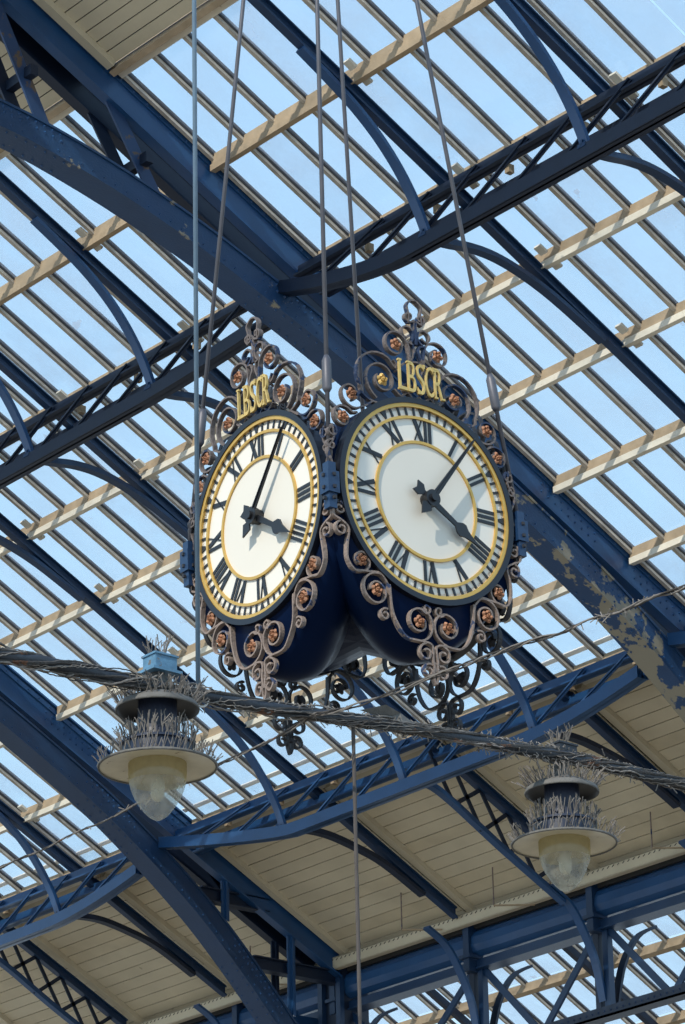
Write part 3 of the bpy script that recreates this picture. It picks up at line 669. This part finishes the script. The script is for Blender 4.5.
LO = [  # lower festoon, left half
    spiral((-0.775, -0.22), 0.05, 0.014, 80, -440), spiral((-0.765, -0.37), 0.055, 0.016, 100, 440),
    sm([(-0.80, -0.17), (-0.83, -0.27), (-0.76, -0.31), (-0.70, -0.36), (-0.72, -0.47), (-0.72, -0.58), (-0.66, -0.655), (-0.55, -0.635)]),
    spiral((-0.605, -0.565), 0.085, 0.035, -80, 330),
    sm([(-0.66, -0.655), (-0.55, -0.64), (-0.45, -0.635), (-0.385, -0.70)])+[(-0.37, -0.78)],
    spiral((-0.486, -0.765), 0.135, 0.05, 60, 480),
    sm([(-0.37, -0.70), (-0.36, -0.85), (-0.32, -0.97), (-0.24, -1.055), (-0.12, -1.065)])+spiral((-0.125, -0.925), 0.138, 0.05, -85, 470),
    spiral((-0.42, -0.93), 0.048, 0.012, 60, 470),
    spiral((-0.055, -0.815), 0.045, 0.012, 200, 420),
    spiral((-0.075, -1.14), 0.068, 0.022, 90, 420), spiral((-0.06, -1.27), 0.055, 0.02, 60, 400),
    sm([(-0.12, -1.065), (-0.02, -1.08), (-0.02, -1.2), (0, -1.27)]), sm([(-0.01, -1.2), (-0.02, -1.3), (0, -1.36)]),
]
ROS = [(-0.19, 1.155, 0), (-0.325, 0.847, 1), (-0.605, 0.67, 0), (-0.69, 0.478, 0)]
ROSL = [(-0.605, -0.567, 0), (-0.486, -0.765, 0), (-0.125, -0.925, 0)]
def strip_bar(b, face, pts, w=0.042, th=0.016, d=-0.02, mir=1):
    n = len(pts); sec = []
    for i in range(n):
        x0, y0 = pts[max(i-1, 0)]; x1, y1 = pts[min(i+1, n-1)]; dx, dy = x1-x0, y1-y0; l = math.hypot(dx, dy) or 1
        nx, ny = -dy/l*th/2, dx/l*th/2; x, y = pts[i]
        jw = w*(0.97+0.06*math.sin(i*0.7))
        sec.append([fp(face, mir*(x-nx), y-ny, d), fp(face, mir*(x+nx), y+ny, d), fp(face, mir*(x+nx), y+ny, d+jw), fp(face, mir*(x-nx), y-ny, d+jw)])
    b.ring(sec)
def rosette(b, face, x, y, r, d):
    ph = random.random()*6; n = 20; sec = []
    for (k, h) in ((0.06, 0.040), (0.28, 0.034), (0.36, 0.010), (0.70, 0.030), (1.0, 0.014)):
        q = []
        for i in range(n):
            a = ph+2*math.pi*i/n; m = (1, 0.93, 0.66, 0.93)[i % 4] if k > 0.5 else 1
            q.append(fp(face, x+math.cos(a)*r*k*m, y+math.sin(a)*r*k*m, d+h*(1.15 if i % 4 == 0 else 0.9)+random.uniform(-.003, .003)))
        sec.append(q)
    sec.append([fp(face, x+math.cos(ph+2*math.pi*i/n)*r*.5, y+math.sin(ph+2*math.pi*i/n)*r*.5, d-0.012) for i in range(n)])
    b.ring(sec)
for face in ('R', 'L', 'BR', 'BL'):
    front = face in 'RL'; CR = 0.0
    for nm, segs, ros in (('crest', UP, ROS), ('festoon', LO, ROSL)):
        CR = -0.022 if (face == 'R' and nm == 'crest') else 0.0
        for mir in (-1, 1):
            b = CB()
            for s in segs: strip_bar(b, face, [(x+mir*CR, y) for x, y in s], w=0.038, th=0.013, mir=mir)
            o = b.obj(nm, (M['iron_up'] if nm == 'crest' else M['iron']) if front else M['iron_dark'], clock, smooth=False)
            for (x, y, g) in ros:
                b = CB(); rosette(b, face, mir*x+CR, y, 0.050, 0.0)
                b.obj('rosette', (M['rosegold'] if g and mir == (1 if face == 'R' else -1)*0+1 and face == 'R' else M['copper']) if front else M['iron_dark'], o)
# near corner post scrolls and hanger brackets
for sx_, sy_ in ((-1, -1), (-1, 1), (1, -1), (1, 1)):
    b = CB(); x, y = sx_*HD, sy_*HD
    b.box((x-0.032, y-0.032, -0.24), (x+0.032, y+0.032, 0.10)); b.box((x-0.048, y-0.048, -0.13), (x+0.048, y+0.048, 0.03))
    br = b.obj('hanger_bracket', M['navy'], clock)
    b = CB()
    for zz in (-0.17, -0.09, 0.0):
        for dx, dy in ((-0.05, 0), (0, -0.05), (0.05, 0), (0, 0.05)):
            b.box((x+dx-0.011, y+dy-0.011, zz-0.011), (x+dx+0.011, y+dy+0.011, zz+0.011))
    b.obj('bolt', M['iron_dark'], br)
# gilt letters
def letters(face, txt, cx, cy, h, wid, d):
    for i, ch in enumerate(txt):
        cu = bpy.data.curves.new('letter', 'FONT'); cu.body = ch; cu.size = 1; cu.extrude = 0.0; cu.offset = -0.008
        ob = bpy.data.objects.new('tmp', cu); S.collection.objects.link(ob)
        dg = bpy.context.evaluated_depsgraph_get(); me = bpy.data.meshes.new_from_object(ob.evaluated_get(dg))
        xs = [v.co.x for v in me.vertices]; ys = [v.co.y for v in me.vertices]
        x0, x1, y0, y1 = min(xs), max(xs), min(ys), max(ys); cw = wid/len(txt)
        b = CB(); n = len(me.vertices); P = []
        for v in me.vertices:
            P.append((cx-wid/2+cw*(i+0.04)+(v.co.x-x0)/(x1-x0)*cw*0.86, cy-h/2+(v.co.y-y0)/(y1-y0)*h))
        bm = bmesh.new(); bm.from_mesh(me); edges = [(e.verts[0].index, e.verts[1].index) for e in bm.edges if e.is_boundary]; bm.free()
        b.add([fp(face, x, y, d) for x, y in P]+[fp(face, x, y, d-0.02) for x, y in P],
              [tuple(p.vertices) for p in me.polygons]+[tuple(n+k for k in reversed(p.vertices)) for p in me.polygons]+[(a, c, c+n, a+n) for a, c in edges])
        xl = cx-wid/2+cw*(i+0.04); xr = xl+cw*0.86
        sf = {'L': [(xl, 1), (xl, -1)], 'B': [(xl, 1), (xl, -1)], 'R': [(xl, 1), (xl, -1), (xr-0.008, -1)], 'S': [(xr-0.012, 0.93), (xl+0.004, -0.93)], 'C': [(xr-0.006, 0.93)]}[ch]
        for (sx0, sy0) in sf:
            yy = cy+sy0*(h/2-0.006); w_ = 0.011 if abs(sy0) == 1 else 0.004; hh_ = 0.007 if abs(sy0) == 1 else 0.016
            plate(b, face, [(sx0-w_+0.004, yy-hh_), (sx0+w_+0.012, yy-hh_), (sx0+w_+0.012, yy+hh_), (sx0-w_+0.004, yy+hh_)], d-0.019, d+0.002)
        o = b.obj('gilt_letter', M['goldletter'], clock); bpy.data.objects.remove(ob)
letters('R', 'LBSCR', -0.02, 0.915, 0.235, 0.40, 0.05); letters('L', 'LBSCR', 0.03, 0.915, 0.235, 0.38, 0.05)

# suspension rods from the four brackets up to one hook
apex = cl((0, 0, 10.1))
RODL = {(-1, -1): ('thin grey suspension rod with a turnbuckle, in front, at the corner between the dials', 0.62), (-1, 1): ('thin grey suspension rod slanting to the left corner of the clock', 0.80),
        (1, -1): ('thin dark suspension rod slanting to the right corner of the clock', 0.86), (1, 1): ('thin dark suspension rod going down behind the clock crest', 0.5)}
for (a, c), (lab, tb) in RODL.items():
    p = cl((a*HD, c*HD, 0.05)); d = (apex-p).normalized()
    t = thing('suspension_rod', lab, 'rod', p)
    b = B(); b.tube([p, apex], 0.016, 8); b.obj('rod', M['rod'], t, smooth=True)
    q = p+d*tb; b = B(); b.tube([q, q+d*0.03, q+d*0.26, q+d*0.30], [0.018, 0.034, 0.034, 0.018], 8); b.obj('turnbuckle', M['rod'], t, smooth=True)
hk = thing('suspension_hook', 'iron hook block above the frame where the four clock rods meet', 'hook', apex)
b = B(); b.box(apex-Vector((0.12, 0.12, 0.05)), apex+Vector((0.12, 0.12, 0.12))); b.obj('block', M['rod'], hk)
b = B(); b.tube([apex, Vector((apex.x, apex.y, 23.6))], 0.03, 8); b.obj('stem', M['rod'], hk)
bm_ = B(); bm_.box((apex.x-0.15, 15.5, 23.5), (apex.x+0.15, 28.5, 23.9)); tag(bm_.obj('crown_beam', M['navy']), 'navy beam at the roof crown above the frame that carries the clock', 'beam')

# ---------------------------------------------------------------- lamps on their wrapped pipe
def at(x, y, plane_v):   # point of a pixel ray on the upright plane through the pipe
    d = ray(x, y); # v = 16.04+(u-11.906)*k
    k = (16.47-16.04)/(15.69-11.906); t = (16.04-11.906*k+plane_v-EYE.y)/(d.y-k*d.x); return EYE+d*t
PIPE = [at(x, y, 0) for x, y in ((-700, 545), (-300, 603), (-60, 643), (0, 655), (50, 663), (90, 672), (140, 684), (165, 688), (200, 695), (260, 706), (330, 716), (400, 727), (480, 741), (530, 750), (567, 756), (600, 764), (640, 774), (685, 784), (740, 796), (980, 850), (1400, 950))]
pp = catmull(PIPE, 8)
pipe = thing('lamp_pipe', 'dark pipe wrapped in dusty cables carrying both lamps across the picture', 'pipe', PIPE[10])
b = B(); b.tube([p+Vector((0, 0, 0)) for p in pp], [0.034+0.003*math.sin(i*1.3)+0.003*random.random() for i in range(len(pp))], 10); b.obj('pipe_core', M['pipe'], pipe, smooth=True)
def strand(b, path, off, r, turns, ph, jit=0.01, sag=0.0):
    out = []; n = len(path)
    for i, p in enumerate(path):
        t = i/(n-1); a = ph+turns*2*math.pi*t
        dd = (path[min(i+1, n-1)]-path[max(i-1, 0)]).normalized(); s = dd.cross(ZU).normalized(); u = s.cross(dd)
        out.append(p+s*math.cos(a)*off+u*math.sin(a)*off+Vector((random.uniform(-jit, jit), random.uniform(-jit, jit), random.uniform(-jit, jit)-sag*math.sin(math.pi*t))))
    b.tube(out, r, 5); return out
fine = catmull(PIPE, 16)
for i in range(7):
    b = B(); strand(b, fine, 0.033+0.004*(i % 3), 0.008+0.003*(i % 2), 1.5+i*0.8, i*1.1, 0.002); b.obj('cable_wrap', M['cable'], pipe)
for i in range(5):
    b = B(); strand(b, fine, 0.046, 0.0035, 2+i*1.3, i*1.4, 0.006); b.obj('tape_strand', M['strand'], pipe)
for i in range(6):
    ph = random.random()*6; b = B(); wob = [p+Vector((0, 0.03*math.sin(k*.09+ph), 0.035*math.sin(k*(.05+.02*i)+ph)+0.012*math.sin(k*.4+ph))) for k, p in enumerate(fine)]
    strand(b, wob, 0.03, 0.004+0.002*(i % 2), 3+i, ph, 0.004); b.obj('loose_cable', M['strand' if i % 2 else 'cable'], pipe)
b = B()
for i in range(900):
    k = int(random.triangular(90, len(fine)-40, 200)); p = fine[k]+Vector((random.uniform(-.05, .05), random.uniform(-.03, .03), random.uniform(-.06, .06)))
    q = p+Vector((random.uniform(-.07, .07), random.uniform(-.04, .04), random.uniform(-.07, .05))); b.beam(p, p.lerp(q, random.uniform(.3, 1)), 0.006, 0.004, (0.3, 1, 0.2))
o = b.obj('tape_ends', M['strand'], pipe); o['kind'] = 'stuff'
b = B(); c0 = at(395, 716, -0.02)
b.add([c0+Vector((-.3, 0, -.02)), c0+Vector((-.1, -.03, .05)), c0+Vector((.05, 0, .03)), c0+Vector((.28, .02, -.05)), c0+Vector((.05, -.02, -.06)), c0+Vector((-.05, .03, -.02))], [(0, 1, 5), (1, 2, 5), (2, 3, 4), (2, 4, 5), (0, 5, 4)]); b.obj('snagged_sheet', M['lampdust'], pipe)
# conduit and rope
A0 = at(198, 668, 0.0)
cd = thing('hanging_conduit', 'pale blue upright conduit dropping past the left dial to the lamp pipe', 'conduit', A0)
b = B(); b.tube([A0+Vector((0, 0, -0.12)), Vector((A0.x, A0.y, 23.5))], 0.015, 10); b.obj('tube', M['rodpale'], cd, smooth=True)
b = B(); lp_ = [A0+Vector((0.02+0.06*math.sin(t), 0, -0.18+0.07*math.cos(t))) for t in [i*2*math.pi/14 for i in range(14)]]; b.tube(lp_, 0.008, 6, closed=True); b.obj('loop', M['wrapper'], cd)
R0 = at(353, 722, 0.0)
rp_ = thing('hanging_rope', 'dark twisted rope hanging straight down from the pipe at bottom centre', 'rope', R0)
b = B(); b.tube([R0+Vector((0, 0, -0.1*i)) for i in range(40)], [0.0115+0.002*(i % 2) for i in range(40)], 8); b.obj('rope_length', M['rope'], rp_)
# twisted wire running the other way
kk = at(312, 716, -0.05)
def onu(x, y, u): d = ray(x, y); return EYE+d*(u/d.x)
WR = [onu(x, y, kk.x) for x, y in ((312, 716), (360, 704), (440, 674), (500, 652), (560, 632), (620, 610), (685, 587), (760, 560))]
WL = [onu(x, y, kk.x) for x, y in ((312, 716), (275, 738), (235, 757), (190, 778), (140, 803), (90, 827), (40, 850), (0, 868), (-60, 895))]
for pts, lab, nst in ((WR, 'twisted bare wire bundle slanting up from the pipe to the right edge', 4), (WL, 'thin twisted wire slanting down from the pipe to the left edge', 3)):
    t = thing('overhead_wire', lab, 'wire', pts[0]); f_ = catmull(pts, 14)
    for i in range(nst):
        b = B(); strand(b, f_, 0.011 if nst == 4 else 0.007, 0.0055, 5+i, i*2.1, 0.0025); b.obj('wire_strand', M['strand'] if i % 2 else M['cable'], t)
    b = B()
    for c, n_, s_ in ((0.72 if nst == 4 else 0.42, 26, 0.05), (0.8, 8, 0.2)):
        for i in range(n_):
            k = int(min(len(f_)-1, max(0, (c+random.gauss(0, s_))*len(f_)))); p = f_[k]; q = p+Vector((random.uniform(-.03, .03), random.uniform(-.06, .06), random.uniform(-.05, .04))); b.beam(p, q, 0.005, 0.004, (1, .2, .3))
    o = b.obj('frayed_ends', M['strand'], t); o['kind'] = 'stuff'

def lamp(px, py, ppm, label, sd, k):
    random.seed(sd)
    dist = 3456/ppm; d = ray(px, py).normalized(); c = EYE+d*dist
    t = thing('station_lamp', label, 'lamp', c, 'bowl lamps hanging from the pipe')
    b = B(); b.lathe([(0.178, 0.02), (0.178, -0.04), (0.174, -0.10)], c, 36); b.obj('bowl_neck', M['bowl_top'], t, smooth=True)
    b = B(); b.lathe([(0.174, -0.10), (0.160, -0.15), (0.140, -0.20), (0.113, -0.245), (0.083, -0.285), (0.048, -0.32), (0.018, -0.337), (0.001, -0.34)], c, 36); b.obj('bowl', M['bowl'], t, smooth=True)
    b = B(); b.lathe([(0.001, -0.05), (0.035, -0.06), (0.045, -0.12), (0.04, -0.19), (0.02, -0.215), (0.001, -0.22)], c, 16); b.obj('bulb', M['lampcream'], t, smooth=True)
    b = B(); b.lathe([(0.36, 0.0), (0.33, 0.008), (0.25, 0.018), (0.178, 0.022), (0.0, 0.03)], c, 48); b.obj('reflector', M['lampcream'], t, smooth=True)
    b = B(); b.lathe([(0.352, -0.004), (0.364, -0.008), (0.368, 0.006), (0.355, 0.014), (0.30, 0.026), (0.24, 0.036), (0.225, 0.045)], c, 48); b.obj('shade', M['lampdust'], t, smooth=True)
    b = B(); b.lathe([(0.228, 0.042), (0.215, 0.05), (0.212, 0.13), (0.228, 0.135), (0.228, 0.150), (0.14, 0.175)], c, 40); b.obj('collar', M['lampnavy'], t)
    b = B(); b.lathe([(0.14, 0.17), (0.125, 0.22), (0.12, 0.42)], c, 24); b.obj('neck', M['lampnavy'], t)
    b = B(); b.lathe([(0.252, 0.362), (0.24, 0.385), (0.19, 0.41), (0.12, 0.415)], c, 40); b.obj('canopy', M['black'], t, smooth=True)
    b = B(); b.lathe([(0.250, 0.360), (0.257, 0.358), (0.260, 0.368), (0.247, 0.395), (0.19, 0.43), (0.11, 0.455), (0.06, 0.49), (0.045, 0.60), (0.001, 0.60)], c, 40); b.obj('canopy_top', M['lampdust'], t, smooth=True)
    cc = c+Vector((0.02, 0, 0.60)); b = B()
    b.box(cc+Vector((-.082, -.065, 0.02)), cc+Vector((.082, .065, 0.105))); bx = b.obj('junction_box', M['lampblue'] if k == 0 else M['pipe'], t)
    b = B(); b.box(cc+Vector((-.11, -.085, 0.0)), cc+Vector((.11, .085, 0.018))); b.box(cc+Vector((-.09, -.073, .105)), cc+Vector((.09, .073, .118))); b.obj('base_plate', M['lampblue'] if k == 0 else M['pipe'], bx)
    b = B()
    def spikes(r, z, n, h, spread):
        for i in range(n):
            a = 2*math.pi*i/n+random.uniform(-.06, .06)
            base = c+Vector((r*math.cos(a), r*math.sin(a), z))
            for s_ in range(random.choice((1, 2, 2, 3))):
                hh = h*random.uniform(.6, 1.15); a2 = a+random.uniform(-.8, .8)
                tip = base+Vector((math.cos(a2)*spread*random.uniform(-.3, 1.2), math.sin(a2)*spread*random.uniform(-.3, 1.2), hh))
                b.beam(base, tip, 0.005, 0.004, (math.cos(a), math.sin(a), .1))
                if random.random() < .5: b.beam(base.lerp(tip, .7), tip+Vector((random.uniform(-.035, .035), random.uniform(-.035, .035), .012)), 0.005, 0.004, (1, .3, .1))
    spikes(0.335, 0.012, 60, 0.085, 0.07); spikes(0.222, 0.148, 48, 0.105, 0.04); spikes(0.17, 0.17, 24, 0.13, 0.04); spikes(0.225, 0.40, 52, 0.10, 0.11); spikes(0.14, 0.45, 22, 0.09, 0.06); spikes(0.05, 0.72, 10, 0.10, 0.06)
    for i in range(30):
        a = 2*math.pi*i/30; b.beam(c+Vector((0.222*math.cos(a), .222*math.sin(a), .03)), c+Vector((0.232*math.cos(a+.12), .232*math.sin(a+.12), .16)), 0.005, 0.004)
    o = b.obj('bird_spikes', M['spike'], t); o['kind'] = 'stuff'
lamp(157.5, 767, 164, 'bowl lamp with bird spikes and a pale blue box, hanging at left', 3, 0)
lamp(564.3, 844, 145, 'bowl lamp with bird spikes under a dull dark box, hanging at right', 5, 1)
print('objects', len(bpy.data.objects))
